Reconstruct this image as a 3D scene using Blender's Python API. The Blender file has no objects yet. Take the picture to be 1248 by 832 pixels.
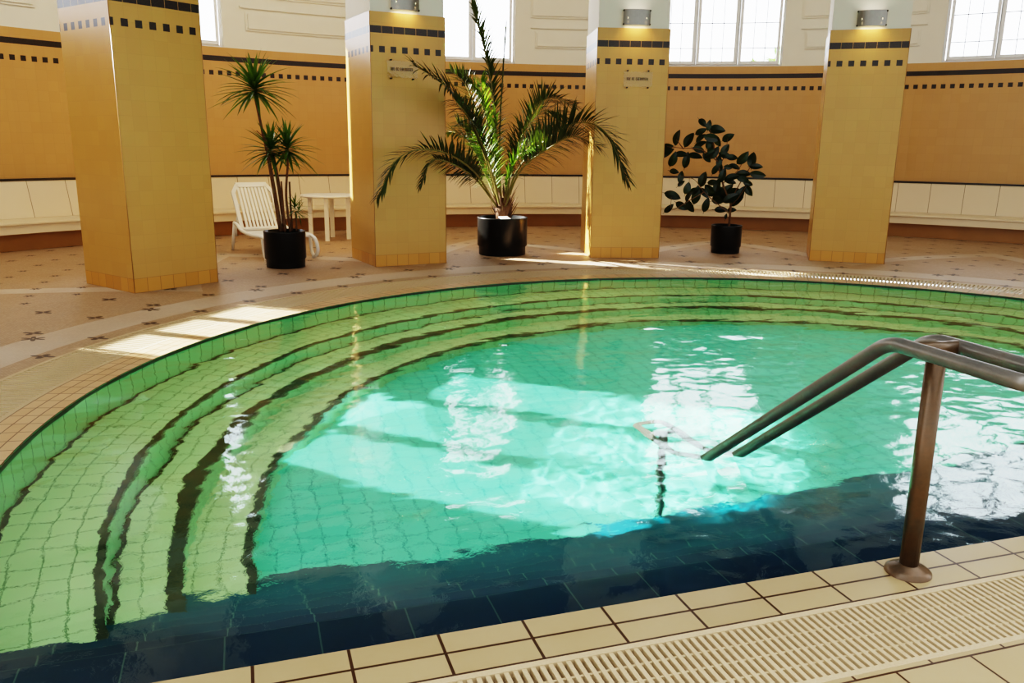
import bpy, bmesh, math, random
import numpy as np
from mathutils import Vector, Matrix
from mathutils.geometry import tessellate_polygon
sin, cos, pi = math.sin, math.cos, math.pi
random.seed(4)
SC = bpy.context.scene
COL = SC.collection

# ------------------------------------------------------------------ layout (metres)
POOL = (3.79, 1.81); RP = 5.0            # pool circle, cut by the straight edge y = 0
HALL = (3.737, 2.333); RW = 11.467       # curved outer wall
ZSQ, ZBAND, ZTOP, ZWALL = 2.69, 2.92, 3.124, 3.10
WIN_TOP, CEIL = 5.3, 6.4
WATER = -0.020

# ------------------------------------------------------------------ object helpers
def link(o, parent=None):
    COL.objects.link(o)
    if parent is not None: o.parent = parent
    return o
def tag(o, label=None, cat=None, group=None, kind=None):
    if label: o['label'] = label
    if cat: o['category'] = cat
    if group: o['group'] = group
    if kind: o['kind'] = kind
    return o
def empty(name, loc=(0, 0, 0), rz=0):
    o = bpy.data.objects.new(name, None); o.empty_display_size = .1
    o.location = loc; o.rotation_euler = (0, 0, rz)
    return link(o)

class MB:
    """collects geometry for ONE mesh object; uv in metres"""
    def __init__(s): s.v = []; s.f = []; s.uv = []; s.smooth = []
    def face(s, pts, uv=None, smooth=False):
        b = len(s.v); s.v += [tuple(p) for p in pts]; s.f.append(tuple(range(b, b + len(pts))))
        s.uv += list(uv) if uv else [(p[0], p[1]) for p in pts]; s.smooth.append(smooth)
    def box(s, x0, x1, y0, y1, z0, z1, M=None):
        c = [(x, y, z) for x in (x0, x1) for y in (y0, y1) for z in (z0, z1)]
        F = [(0, 1, 3, 2), (4, 6, 7, 5), (0, 4, 5, 1), (2, 3, 7, 6), (0, 2, 6, 4), (1, 5, 7, 3)]
        for f in F:
            p = [Vector(c[i]) for i in f]
            if f in (F[0], F[1]): uv = [(q.y, q.z) for q in p]
            elif f in (F[2], F[3]): uv = [(q.x, q.z) for q in p]
            else: uv = [(q.x, q.y) for q in p]
            if M: p = [M @ q for q in p]
            s.face(p, uv)
    def tube(s, pts, r, n=10, cap=True, smooth=True):
        pts = [Vector(p) for p in pts]; N = len(pts)
        rs = list(r) if hasattr(r, '__len__') else [r] * N
        rings = []; up = None
        for i in range(N):
            t = (pts[min(i + 1, N - 1)] - pts[max(i - 1, 0)]).normalized()
            if up is None: up = t.orthogonal().normalized()
            up = (up - t * up.dot(t))
            up = up.normalized() if up.length > 1e-6 else t.orthogonal().normalized()
            w = t.cross(up)
            rings.append([pts[i] + (up * cos(2 * pi * k / n) + w * sin(2 * pi * k / n)) * rs[i] for k in range(n)])
        b = len(s.v)
        for R in rings: s.v += [tuple(p) for p in R]
        for i in range(N - 1):
            for k in range(n):
                a = b + i * n + k; c = b + i * n + (k + 1) % n
                s.f.append((a, c, c + n, a + n)); s.uv += [(0, 0)] * 4; s.smooth.append(smooth)
        if cap:
            s.f.append(tuple(b + k for k in reversed(range(n)))); s.uv += [(0, 0)] * n; s.smooth.append(False)
            s.f.append(tuple(b + (N - 1) * n + k for k in range(n))); s.uv += [(0, 0)] * n; s.smooth.append(False)
    def lathe(s, prof, n=40, c=(0, 0, 0), smooth=True):
        b = len(s.v)
        for (r, z) in prof:
            for k in range(n):
                a = 2 * pi * k / n; s.v.append((c[0] + r * cos(a), c[1] + r * sin(a), c[2] + z))
        for i in range(len(prof) - 1):
            for k in range(n):
                a = b + i * n + k; d = b + i * n + (k + 1) % n
                s.f.append((a, d, d + n, a + n)); s.smooth.append(smooth)
                s.uv += [(prof[i][0] * 2 * pi * k / n, prof[i][1]), (prof[i][0] * 2 * pi * (k + 1) / n, prof[i][1]),
                         (prof[i][0] * 2 * pi * (k + 1) / n, prof[i + 1][1]), (prof[i][0] * 2 * pi * k / n, prof[i + 1][1])]
    def arc(s, C, prof, a0, a1, n, closed=False, uvmode='sz', smooth=True):
        """sweep a profile of (R, z) round centre C from angle a0 to a1 (0 = +Y, clockwise)"""
        m = len(prof); L = [0]
        for i in range(1, m): L.append(L[-1] + math.hypot(prof[i][0] - prof[i - 1][0], prof[i][1] - prof[i - 1][1]))
        idx = list(range(m)) + ([0] if closed else [])
        for j in range(n):
            t0 = a0 + (a1 - a0) * j / n; t1 = a0 + (a1 - a0) * (j + 1) / n
            for i in range(len(idx) - 1):
                (r0, z0), (r1, z1) = prof[idx[i]], prof[idx[i + 1]]
                P = lambda r, z, t: (C[0] + r * sin(t), C[1] + r * cos(t), z)
                if abs(z1 - z0) > abs(r1 - r0): va, vb = z0, z1; ru = max(r0, r1)
                else: va, vb = r0, r1; ru = max(r0, r1)
                s.face([P(r0, z0, t0), P(r0, z0, t1), P(r1, z1, t1), P(r1, z1, t0)],
                       [(ru * t0, va), (ru * t1, va), (ru * t1, vb), (ru * t0, vb)])
        if closed:
            for t in (a0, a1):
                s.face([(C[0] + r * sin(t), C[1] + r * cos(t), z) for r, z in prof], [(r, z) for r, z in prof])
    def build(s, name, mat, parent=None, merge=False, bevel=0, shade=None):
        me = bpy.data.meshes.new(name)
        me.from_pydata(s.v, [], s.f)
        uvl = me.uv_layers.new(name='UVMap')
        uvl.data.foreach_set('uv', [c for uv in s.uv for c in uv])
        me.polygons.foreach_set('use_smooth', s.smooth if shade is None else [shade] * len(s.f))
        me.materials.append(mat)
        if merge:
            bm = bmesh.new(); bm.from_mesh(me)
            bmesh.ops.remove_doubles(bm, verts=bm.verts, dist=1e-4)
            bmesh.ops.recalc_face_normals(bm, faces=bm.faces)
            bm.to_mesh(me); bm.free()
        me.update()
        o = bpy.data.objects.new(name, me)
        if bevel:
            b = o.modifiers.new('bevel', 'BEVEL'); b.width = bevel; b.segments = 2; b.limit_method = 'ANGLE'
        return link(o, parent)

def smooth_path(pts, n=8):
    """Catmull-Rom through the points"""
    P = [Vector(p) for p in pts]; P = [2 * P[0] - P[1]] + P + [2 * P[-1] - P[-2]]; out = []
    for i in range(1, len(P) - 2):
        for k in range(n):
            t = k / n; a, b, c, d = P[i - 1:i + 3]
            out.append(.5 * ((2 * b) + (c - a) * t + (2 * a - 5 * b + 4 * c - d) * t * t + (3 * b - a - 3 * c + d) * t ** 3))
    out.append(P[-2]); return out
def polar(C, R, a, z=0): return Vector((C[0] + R * sin(a), C[1] + R * cos(a), z))

# ------------------------------------------------------------------ material helpers
class NT:
    def __init__(s, name):
        s.m = bpy.data.materials.new(name); s.m.use_nodes = True; s.t = s.m.node_tree; s.t.nodes.clear()
        s.out = s.t.nodes.new('ShaderNodeOutputMaterial')
    def n(s, typ, **kw):
        o = s.t.nodes.new(typ)
        for k, v in kw.items(): setattr(o, k, v)
        return o
    def set(s, sock, v):
        if isinstance(v, bpy.types.NodeSocket): s.t.links.new(v, sock)
        elif isinstance(v, (tuple, list)) and len(v) == 3 and sock.type == 'RGBA': sock.default_value = (*v, 1)
        else: sock.default_value = v
    def math(s, op, a, b=None, c=None):
        o = s.n('ShaderNodeMath', operation=op); s.set(o.inputs[0], a)
        if b is not None: s.set(o.inputs[1], b)
        if c is not None: s.set(o.inputs[2], c)
        return o.outputs[0]
    def mix(s, f, a, b, blend='MIX'):
        o = s.n('ShaderNodeMix', data_type='RGBA', blend_type=blend)
        s.set(o.inputs[0], f); s.set(o.inputs[6], a); s.set(o.inputs[7], b); return o.outputs[2]
    def coord(s, which='UV'): return s.n('ShaderNodeTexCoord').outputs[which]
    def noise(s, scale, detail=3, rough=.55, vec=None, dist=0):
        o = s.n('ShaderNodeTexNoise'); o.inputs['Scale'].default_value = scale; o.inputs['Detail'].default_value = detail
        o.inputs['Roughness'].default_value = rough; o.inputs['Distortion'].default_value = dist
        if vec is not None: s.t.links.new(vec, o.inputs['Vector'])
        return o.outputs['Fac']
    def ramp(s, f, stops):
        o = s.n('ShaderNodeValToRGB'); e = o.color_ramp.elements
        while len(e) < len(stops): e.new(.5)
        for i, (p, c) in enumerate(stops): e[i].position = p; e[i].color = (*c, 1) if len(c) == 3 else c
        s.set(o.inputs[0], f); return o.outputs[0]
    def brick(s, vec, w, h, c1, c2, mortar, ms, offset=0.0, smooth=.1, bias=0.0):
        o = s.n('ShaderNodeTexBrick'); o.offset = offset; o.squash = 1
        s.set(o.inputs['Vector'], vec); s.set(o.inputs['Color1'], c1); s.set(o.inputs['Color2'], c2); s.set(o.inputs['Mortar'], mortar)
        o.inputs['Scale'].default_value = 1; o.inputs['Mortar Size'].default_value = ms; o.inputs['Mortar Smooth'].default_value = smooth
        o.inputs['Bias'].default_value = bias; o.inputs['Brick Width'].default_value = w; o.inputs['Row Height'].default_value = h
        return o.outputs['Color'], o.outputs['Fac']
    def shift(s, vec, dx, dy):
        o = s.n('ShaderNodeVectorMath', operation='ADD'); s.set(o.inputs[0], vec); o.inputs[1].default_value = (dx, dy, 0); return o.outputs[0]
    def sep(s, vec):
        o = s.n('ShaderNodeSeparateXYZ'); s.set(o.inputs[0], vec); return o.outputs
    def bump(s, h, strength=.2, dist=.01, invert=False):
        o = s.n('ShaderNodeBump', invert=invert); o.inputs['Strength'].default_value = strength
        o.inputs['Distance'].default_value = dist; s.set(o.inputs['Height'], h); return o.outputs[0]
    def pbr(s, col, rough=.5, metal=0., normal=None, spec=.5, trans=None, coat=0, emis=None, es=0, sub=0):
        p = s.n('ShaderNodeBsdfPrincipled'); s.set(p.inputs['Base Color'], col); s.set(p.inputs['Roughness'], rough)
        s.set(p.inputs['Metallic'], metal); p.inputs['Specular IOR Level'].default_value = spec
        if normal is not None: s.set(p.inputs['Normal'], normal)
        if coat: p.inputs['Coat Weight'].default_value = coat; p.inputs['Coat Roughness'].default_value = .08
        if emis: s.set(p.inputs['Emission Color'], emis); p.inputs['Emission Strength'].default_value = es
        s.t.links.new(p.outputs[0], s.out.inputs[0]); return s.m

def m_simple(name, col, rough=.5, metal=0, var=.08, scale=8, bump=0, **kw):
    t = NT(name); f = t.noise(scale, vec=t.coord('Object'))
    c = t.mix(f, tuple(x * (1 - var) for x in col), tuple(min(1, x * (1 + var)) for x in col))
    nrm = t.bump(t.noise(scale * 12, vec=t.coord('Object')), bump, .005) if bump else None
    return t.pbr(c, rough, metal, nrm, **kw)

def m_wall_tile(name, c1, c2, joints_in_band, plinth=False, rough=.30):
    t = NT(name); uv = t.coord('UV'); u, v, _ = t.sep(uv)
    col, fac = t.brick(uv, .15, .15, c1, c2, tuple(x * .88 for x in c1), .0018, bias=-.2)
    big = t.noise(1.3, 2, vec=uv); col = t.mix(t.math('MULTIPLY', big, .35), col, tuple(x * .72 for x in c1))
    if plinth:
        pc, _f = t.brick(uv, .15, .15, (.58, .30, .07), (.50, .24, .05), (.33, .15, .04), .003)
        col = t.mix(t.math('LESS_THAN', v, .15), col, pc)
    fu = t.math('ABSOLUTE', t.math('SUBTRACT', t.math('FRACT', t.math('ADD', t.math('DIVIDE', u, .15), 100.5)), .5))
    sq = t.math('MULTIPLY', t.math('LESS_THAN', fu, .25), t.math('LESS_THAN', t.math('ABSOLUTE', t.math('SUBTRACT', v, ZSQ)), .0375))
    band = t.math('LESS_THAN', t.math('ABSOLUTE', t.math('SUBTRACT', v, ZBAND)), .042)
    if joints_in_band:
        fb = t.math('ABSOLUTE', t.math('SUBTRACT', t.math('FRACT', t.math('ADD', t.math('DIVIDE', u, .15), 100.0)), .5))
        band = t.math('MULTIPLY', band, t.math('LESS_THAN', fb, .485))
    dark = t.math('MAXIMUM', sq, band)
    dn = t.noise(60, 2, vec=uv)
    dc = t.mix(dn, (.012, .009, .008), (.05, .035, .025))
    col = t.mix(dark, col, dc)
    nrm = t.bump(t.math('ADD', t.math('MULTIPLY', fac, -1.0), t.math('MULTIPLY', t.noise(7, 2, vec=uv), .35)), .25, .003)
    return t.pbr(col, rough, 0, nrm, spec=.4, coat=.05)

M = {}
M['pillar_tile'] = m_wall_tile('glazed_pillar_tile', (.56, .325, .095), (.53, .30, .085), True, True)
M['wall_tile'] = m_wall_tile('glazed_wall_tile', (.52, .305, .115), (.495, .285, .105), False)
M['plaster'] = m_simple('white_plaster', (.70, .665, .58), .75, var=.04, scale=2, bump=.05)
M['ceiling'] = m_simple('ceiling_plaster', (.05, .07, .09), .8, var=.05, scale=1)
M['bench_seat'] = m_simple('bench_cream', (.70, .57, .38), .3, var=.05, scale=1.5, coat=.2)
M['bench_base'] = m_simple('bench_base_tile', (.36, .185, .06), .35, var=.12, scale=3)
M['dark_trim'] = m_simple('dark_trim_tile', (.03, .022, .018), .3)
M['frame'] = m_simple('white_window_paint', (.78, .80, .82), .4, var=.03)
M['muntin'] = m_simple('muntin_lead', (.18, .22, .28), .5)
M['pot'] = m_simple('black_plastic_pot', (.008, .009, .009), .35, var=.2)
M['soil'] = m_simple('potting_soil', (.05, .03, .018), .95, var=.4, scale=30, bump=.8)
M['white_plastic'] = m_simple('white_garden_plastic', (.80, .78, .72), .4, var=.03)
M['brown_cane'] = m_simple('plant_cane_bark', (.16, .085, .04), .85, var=.4, scale=25, bump=.6)
M['palm_trunk'] = m_simple('palm_fibre', (.17, .09, .045), .9, var=.5, scale=40, bump=.9)
M['black_metal'] = m_simple('dark_stud', (.05, .035, .02), .4, .6)
M['dark_void'] = m_simple('drain_channel', (.03, .014, .006), .8)

# bench back panels
t = NT('bench_back_panel'); uv = t.coord('UV')
col, fac = t.brick(uv, .554, 4.0, (.70, .57, .39), (.66, .53, .36), (.20, .12, .06), .005)
M['bench_back'] = t.pbr(t.mix(t.math('MULTIPLY', t.noise(2.5, 3, vec=uv), .25), col, (.78, .68, .5)), .32, 0, t.bump(fac, .4, .004, True), coat=.2)

# leaves
def m_leaf(name, c1, c2, rough, tr=.25):
    t = NT(name); f = t.noise(3.5, 2, vec=t.coord('Object')); c = t.mix(f, c1, c2)
    p = t.n('ShaderNodeBsdfPrincipled'); t.set(p.inputs['Base Color'], c); p.inputs['Roughness'].default_value = rough
    tl = t.n('ShaderNodeBsdfTranslucent'); t.set(tl.inputs[0], t.mix(.5, c, (.25, .42, .03)))
    mx = t.n('ShaderNodeMixShader'); mx.inputs[0].default_value = tr
    t.t.links.new(p.outputs[0], mx.inputs[1]); t.t.links.new(tl.outputs[0], mx.inputs[2]); t.t.links.new(mx.outputs[0], t.out.inputs[0])
    return t.m
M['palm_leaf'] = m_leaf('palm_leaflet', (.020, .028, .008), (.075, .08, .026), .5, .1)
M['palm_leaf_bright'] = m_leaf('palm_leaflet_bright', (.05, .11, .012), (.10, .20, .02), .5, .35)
M['rachis'] = m_simple('palm_rachis', (.20, .17, .05), .5)
M['strap_leaf'] = m_leaf('dracaena_leaf', (.03, .075, .015), (.10, .17, .03), .35)
M['rubber_leaf'] = m_leaf('rubber_plant_leaf', (.005, .010, .005), (.014, .022, .008), .35, .06)

# rail metal, weathered bronze-grey steel
t = NT('weathered_steel'); ob = t.coord('Object'); f = t.noise(9, 5, .65, ob); f2 = t.noise(90, 3, .6, ob)
c = t.ramp(f, [(.32, (.17, .165, .15)), (.6, (.22, .20, .17)), (.8, (.15, .09, .05))])
c = t.mix(t.math('MULTIPLY', f2, .35), c, (.12, .10, .08))
M['rail'] = t.pbr(c, t.math('ADD', t.math('MULTIPLY', f, .3), .2), .45, t.bump(f2, .12, .002))
t = NT('rusty_steel_post'); ob = t.coord('Object'); f = t.noise(7, 5, .65, ob); f2 = t.noise(70, 3, .6, ob)
c = t.ramp(f, [(.3, (.09, .075, .055)), (.5, (.14, .09, .05)), (.75, (.18, .10, .05))])
M['post'] = t.pbr(t.mix(t.math('MULTIPLY', f2, .4), c, (.07, .04, .02)), .36, .35, t.bump(f2, .15, .002))
M['steel'] = m_simple('brushed_steel', (.26, .25, .22), .35, .8, var=.1, scale=20)

# ---- deck tiles / coping
def m_deck(name, w, h, dx, dy, c1, c2, mortar, ms, rough=.3, offset=0, bump=.35, coat=.1):
    t = NT(name); uv = t.shift(t.coord('UV'), dx, dy)
    col, fac = t.brick(uv, w, h, c1, c2, mortar, ms, offset)
    stain = t.noise(5, 5, .6, uv); fine = t.noise(45, 3, .6, uv)
    col2 = t.mix(t.math('MULTIPLY', stain, .35), col, (.52, .41, .25)); col2 = t.mix(t.math('MULTIPLY', fine, .12), col2, (.35, .2, .08))
    col = t.mix(fac, col2, mortar)
    return t.pbr(col, t.math('ADD', t.math('MULTIPLY', stain, .35), rough - .12), 0, t.bump(t.math('SUBTRACT', t.math('MULTIPLY', fine, .08), fac), bump, .004), coat=coat)
M['coping'] = m_deck('coping_tile', .2894, .115, 100 * .2894 - .2349, 10 * .115 - .0035, (.39, .295, .15), (.35, .26, .125), (.05, .02, .007), .0055)
M['ring_coping'] = m_deck('ring_coping_tile', .15, .0833, 15, 0, (.64, .44, .25), (.58, .38, .2), (.16, .08, .04), .004)
M['deck_near'] = m_deck('deck_tile', .2894, .20, 29, 10, (.39, .295, .15), (.36, .265, .13), (.06, .025, .01), .0045, offset=.5)
t = NT('grating_slat'); ob = t.coord('Object'); f = t.noise(120, 3, .6, ob); g = t.noise(3, 3, .6, ob)
c = t.mix(f, (.44, .33, .19), (.64, .51, .32)); c = t.mix(t.math('MULTIPLY', g, .3), c, (.5, .34, .18))
M['grate'] = t.pbr(c, .45, 0, t.bump(f, .3, .003))

# ---- mosaic floor
t = NT('mosaic_floor'); ob = t.coord('Object'); x, y, _ = t.sep(ob)
tess, fac = t.brick(ob, .022, .022, (.52, .38, .25), (.38, .26, .16), (.30, .20, .12), .002, .5)
patch = t.noise(.8, 4, .6, ob, .4); warm = t.noise(2.6, 5, .7, ob)
base = t.mix(t.math('MULTIPLY', warm, .6), tess, (.46, .29, .16)); base = t.mix(t.math('MULTIPLY', t.noise(1.7, 6, .7, ob, 1.0), .35), base, (.30, .22, .15))
# polished pale bands: rings and spokes round the hall's centre
dx = t.math('SUBTRACT', x, POOL[0]); dy = t.math('SUBTRACT', y, POOL[1])
R = t.math('SQRT', t.math('ADD', t.math('MULTIPLY', dx, dx), t.math('MULTIPLY', dy, dy))); A = t.math('ARCTAN2', dx, dy)
def near(val, c, w): return t.math('LESS_THAN', t.math('ABSOLUTE', t.math('SUBTRACT', val, c)), w)
rb = near(R, 6.12, .22)
# zig-zag band (triangles) behind the pillars
tri = t.math('ABSOLUTE', t.math('SUBTRACT', t.math('FRACT', t.math('ADD', t.math('DIVIDE', A, .455), .02)), .5))
zz = near(R, t.math('ADD', 6.9, t.math('MULTIPLY', tri, 4.6)), .24)
bandm = t.math('MAXIMUM', rb, zz)
bandm = t.math('MULTIPLY', bandm, t.math('ADD', .05, t.math('MULTIPLY', patch, .9)))
base = t.mix(bandm, base, (.60, .52, .42))
# dark rosettes in a staggered grid (polar)
def rosette(du, dv, scl_u, scl_v, rad, sym=6):  # petals
    cu = t.math('ADD', t.math('DIVIDE', t.math('MULTIPLY', A, 8.6), scl_u), 100 + du); cv = t.math('ADD', t.math('DIVIDE', R, scl_v), dv)
    fu = t.math('MULTIPLY', t.math('SUBTRACT', t.math('FRACT', cu), .5), scl_u); fv = t.math('MULTIPLY', t.math('SUBTRACT', t.math('FRACT', cv), .5), scl_v)
    rr = t.math('SQRT', t.math('ADD', t.math('MULTIPLY', fu, fu), t.math('MULTIPLY', fv, fv))); aa = t.math('ARCTAN2', fu, fv)
    pet = t.math('MULTIPLY', t.math('ADD', t.math('COSINE', t.math('MULTIPLY', aa, sym)), 2.2), rad / 3.2)
    return t.math('MULTIPLY', t.math('LESS_THAN', rr, pet), t.math('GREATER_THAN', rr, rad * .10))
outer = t.math('MULTIPLY', t.math('GREATER_THAN', R, 7.55), t.math('MAXIMUM', rosette(0, 0, .66, .66, .062), rosette(.5, .5, .66, .66, .062)))
inner = t.math('MULTIPLY', t.math('LESS_THAN', R, 7.4), t.math('MAXIMUM', rosette(.25, .1, .9, .62, .10, 4), rosette(.5, .42, 1.8, 1.24, .11)))
dots = t.math('MAXIMUM', outer, inner)
col = t.mix(t.math('MULTIPLY', dots, .92), base, (.05, .03, .02))
M['mosaic'] = t.pbr(col, t.math('ADD', .30, t.math('MULTIPLY', patch, .35)), 0, t.bump(fac, .25, .002, True))

# ---- pool tiles
def m_pool(name, w, h, c1, c2, mortar, ms, rough=.3):
    t = NT(name); uv = t.coord('UV'); col, fac = t.brick(uv, w, h, c1, c2, mortar, ms)
    n = t.noise(1.2, 3, vec=uv); col = t.mix(t.math('MULTIPLY', n, .25), col, tuple(x * .75 for x in c1))
    return t.pbr(col, rough)
M['pool_floor'] = m_pool('pool_floor_tile', .15, .15, (.18, .79, .54), (.16, .75, .50), (.03, .36, .27), .0045)
M['pool_tread'] = m_pool('pool_tread_tile', .15, .125, (.76, .80, .42), (.70, .76, .39), (.22, .30, .12), .004)
M['pool_riser'] = m_pool('pool_riser_tile', .15, .60, (.36, .68, .34), (.31, .62, .31), (.06, .18, .07), .005)
M['nosing'] = m_simple('dark_nosing_tile', (.035, .04, .02), .35, var=.3, scale=12)
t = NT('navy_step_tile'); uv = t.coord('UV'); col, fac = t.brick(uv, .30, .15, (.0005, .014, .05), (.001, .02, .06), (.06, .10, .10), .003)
col2, fac2 = t.brick(uv, .30, .15, (.001, .085, .12), (.001, .105, .14), (.06, .18, .17), .003)  # teal for the deeper rows, with some sunlit brightness put into the colour
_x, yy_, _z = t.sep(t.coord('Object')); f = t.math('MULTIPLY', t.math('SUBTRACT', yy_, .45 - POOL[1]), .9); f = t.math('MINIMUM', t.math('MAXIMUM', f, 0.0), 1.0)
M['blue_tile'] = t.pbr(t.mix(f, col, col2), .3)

# ---- water
t = NT('pool_water'); g = t.n('ShaderNodeBsdfGlass'); g.inputs['IOR'].default_value = 1.333; g.inputs['Roughness'].default_value = 0
g.inputs['Color'].default_value = (.86, 1, .97, 1)
t.t.links.new(t.bump(t.noise(26, 3, .6, t.coord('Object'), .6), .16, .004), g.inputs['Normal'])
t.t.links.new(g.outputs[0], t.out.inputs[0]); M['water'] = t.m

# ---- window glass (thin)
t = NT('window_glass'); tr = t.n('ShaderNodeBsdfTransparent'); tr.inputs[0].default_value = (.97, .98, 1, 1)
gl = t.n('ShaderNodeBsdfGlossy'); gl.inputs['Roughness'].default_value = .02; fr = t.n('ShaderNodeFresnel'); fr.inputs[0].default_value = 1.3
mx = t.n('ShaderNodeMixShader'); t.t.links.new(fr.outputs[0], mx.inputs[0]); t.t.links.new(tr.outputs[0], mx.inputs[1]); t.t.links.new(gl.outputs[0], mx.inputs[2])
t.t.links.new(mx.outputs[0], t.out.inputs[0]); M['glass'] = t.m
t = NT('sign_glass'); tr = t.n('ShaderNodeBsdfTransparent'); tr.inputs[0].default_value = (.95, .94, .86, 1)
gl = t.n('ShaderNodeBsdfGlossy'); gl.inputs['Roughness'].default_value = .05
mx = t.n('ShaderNodeMixShader'); mx.inputs[0].default_value = .035; t.t.links.new(tr.outputs[0], mx.inputs[1]); t.t.links.new(gl.outputs[0], mx.inputs[2])
t.t.links.new(mx.outputs[0], t.out.inputs[0]); M['sign_glass'] = t.m
t = NT('lamp_glow'); M['lamp_glow'] = t.pbr((1, .85, .6), .5, emis=(1, .78, .45), es=1.5)
t = NT('lamp_glow_cool'); M['lamp_glow_cool'] = t.pbr((.9, 1, .9), .5, emis=(.85, 1, .85), es=4)

# ================================================================== SETTING
A_EDGE = lambda R: pi - math.acos(POOL[1] / R)          # where a ring of radius R meets y = 0
R_C, R_G = 5.25, 5.72
# mosaic floor (far side), one polygon round the ring
n = 96; ae = A_EDGE(R_G)
poly = [Vector((-16, 0, 0))] + [polar(POOL, R_G, -ae + 2 * ae * i / n) for i in range(n + 1)] + [Vector((24, 0, 0)), Vector((24, 17, 0)), Vector((-16, 17, 0))]
mb = MB(); 
for tri_ in tessellate_polygon([poly]):
    p = [poly[i] for i in tri_]
    if (p[1] - p[0]).cross(p[2] - p[0]).z < 0: p.reverse()
    mb.face(p)
tag(mb.build('floor', M['mosaic']), kind='structure')
mb = MB(); mb.face([(-16, -9, 0), (24, -9, 0), (24, -.579, 0), (-16, -.579, 0)])
mb.face([(-16, -.579, 0), (-2.4, -.579, 0), (-2.4, 0, 0), (-16, 0, 0)]); mb.face([(10, -.579, 0), (24, -.579, 0), (24, 0, 0), (10, 0, 0)])
tag(mb.build('floor_near', M['deck_near']), kind='structure')

# coping: straight edge and ring
mb = MB(); mb.box(-2.4, 10, -.2313, 0, -.06, 0); 
cp = mb.build('trim_coping', M['coping'], merge=True, bevel=.004); tag(cp, kind='structure')
mb = MB(); a = A_EDGE(RP); mb.arc(POOL, [(RP, -.06), (RP, 0), (R_C, 0), (R_C, -.06)], -a, a, 160, closed=True)
tag(mb.build('trim_coping_ring', M['ring_coping']), kind='structure')

# gratings
def slat_bar(mb, p, q, w, z0, z1):
    d = (q - p).normalized(); s_ = Vector((-d.y, d.x, 0)) * w / 2
    A_, B_, C_, D_ = p - s_, q - s_, q + s_, p + s_
    up = Vector((0, 0, z1)); dn = Vector((0, 0, z0))
    mb.face([A_ + up, B_ + up, C_ + up, D_ + up]); mb.face([A_ + dn, B_ + dn, B_ + up, A_ + up]); mb.face([C_ + dn, D_ + dn, D_ + up, C_ + up])
mb = MB(); pitch = .0289
for i in range(int(12.4 / pitch)):
    x = -2.4 + (i + .5) * pitch
    slat_bar(mb, Vector((x, -.252, 0)), Vector((x, -.560, 0)), pitch * .52, -.05, -.002)
mb.box(-2.4, 10, -.256, -.2313, -.05, .001); mb.box(-2.4, 10, -.5786, -.556, -.05, .001)
for yy in (-.33, -.405, -.48): mb.box(-2.4, 10, yy - .004, yy + .004, -.03, -.006)
g = mb.build('overflow_grating', M['grate'])
tag(g, 'straight cream slatted drain grating in front of the near pool edge', 'grating', kind='thing')
mb = MB(); ae2 = A_EDGE(R_C); m = int(2 * ae2 * 5.5 / .042)
for i in range(m):
    th = -ae2 + 2 * ae2 * (i + .5) / m
    slat_bar(mb, polar(POOL, R_C + .03, th), polar(POOL, R_G - .03, th), .025, -.03, -.001)
mb.arc(POOL, [(R_C, -.04), (R_C, .001), (R_C + .035, .001), (R_C + .035, -.04)], -ae2, ae2, 140, closed=True)
mb.arc(POOL, [(R_G - .035, -.04), (R_G - .035, .001), (R_G, .001), (R_G, -.04)], -ae2, ae2, 140, closed=True)
g = mb.build('overflow_grating', M['grate'])
tag(g, 'curved cream slatted drain grating ringing the far side of the pool', 'grating', kind='thing')
mb = MB(); mb.face([(-2.4, -.5786, -.12), (10, -.5786, -.12), (10, -.2313, -.12), (-2.4, -.2313, -.12)])
mb.arc(POOL, [(R_C, -.12), (R_G, -.12)], -ae2, ae2, 120)
tag(mb.build('floor_drain_channel', M['dark_void']), kind='structure')

# pool basin
AB = 2.05
D1, D2, D3, DF = -.62, -1.0, -1.3, -1.52
R1, R2, R3 = 4.5, 4.17, 3.85
basin = empty('pool_basin', (POOL[0], POOL[1], 0)); tag(basin, kind='structure')
def bpart(name, mat, prof, n=140):
    mb = MB(); mb.arc((0, 0), prof, -AB, AB, n); o = mb.build(name, mat, basin); o['kind'] = 'structure'; return o
bpart('pool_wall', M['pool_riser'], [(RP, -.001), (RP, D1)])
bpart('pool_step', M['pool_tread'], [(RP, D1), (R1, D1)])
bpart('pool_step_riser', M['pool_riser'], [(R1, D1 - .05), (R1, D2)])
bpart('pool_step', M['pool_tread'], [(R1, D2), (R2, D2)])
bpart('pool_step_riser', M['pool_riser'], [(R2, D2 - .05), (R2, D3)])
bpart('pool_step', M['pool_tread'], [(R2, D3), (R3, D3)])
bpart('pool_step_riser', M['pool_riser'], [(R3, D3 - .04), (R3, DF)])
bpart('waterline_joint', M['nosing'], [(RP - .005, -.004), (RP - .005, -.05)])
bpart('nosing', M['nosing'], [(RP - .004, D1 + .001), (RP - .03, D1 + .003), (RP - .03, D1)])
for R_, D_, w in ((R1, D1, .035), (R2, D2, .085), (R3, D3, .05)):
    bpart('nosing', M['nosing'], [(R_ + w, D_ + .002), (R_ - .003, D_ + .002), (R_ - .003, D_ - .05)])
bpart('nosing', M['nosing'], [(R1 - .001, D2 + .003), (R1 - .03, D2 + .003)])
mb = MB()
for i in range(30):
    x0 = -5.2 + 10.4 * i / 30; x1 = x0 + 10.4 / 30
    mb.face([(x0, -2.2, DF), (x1, -2.2, DF), (x1, 5.1, DF), (x0, 5.1, DF)])
o = mb.build('pool_floor', M['pool_floor'], basin); o['kind'] = 'structure'
mb = MB(); mb.box(-5.3, 5.3, -POOL[1] - .2, -POOL[1] + .0, -1.7, -.06); o = mb.build('pool_end_wall', M['blue_tile'], basin); o['kind'] = 'structure'
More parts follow.
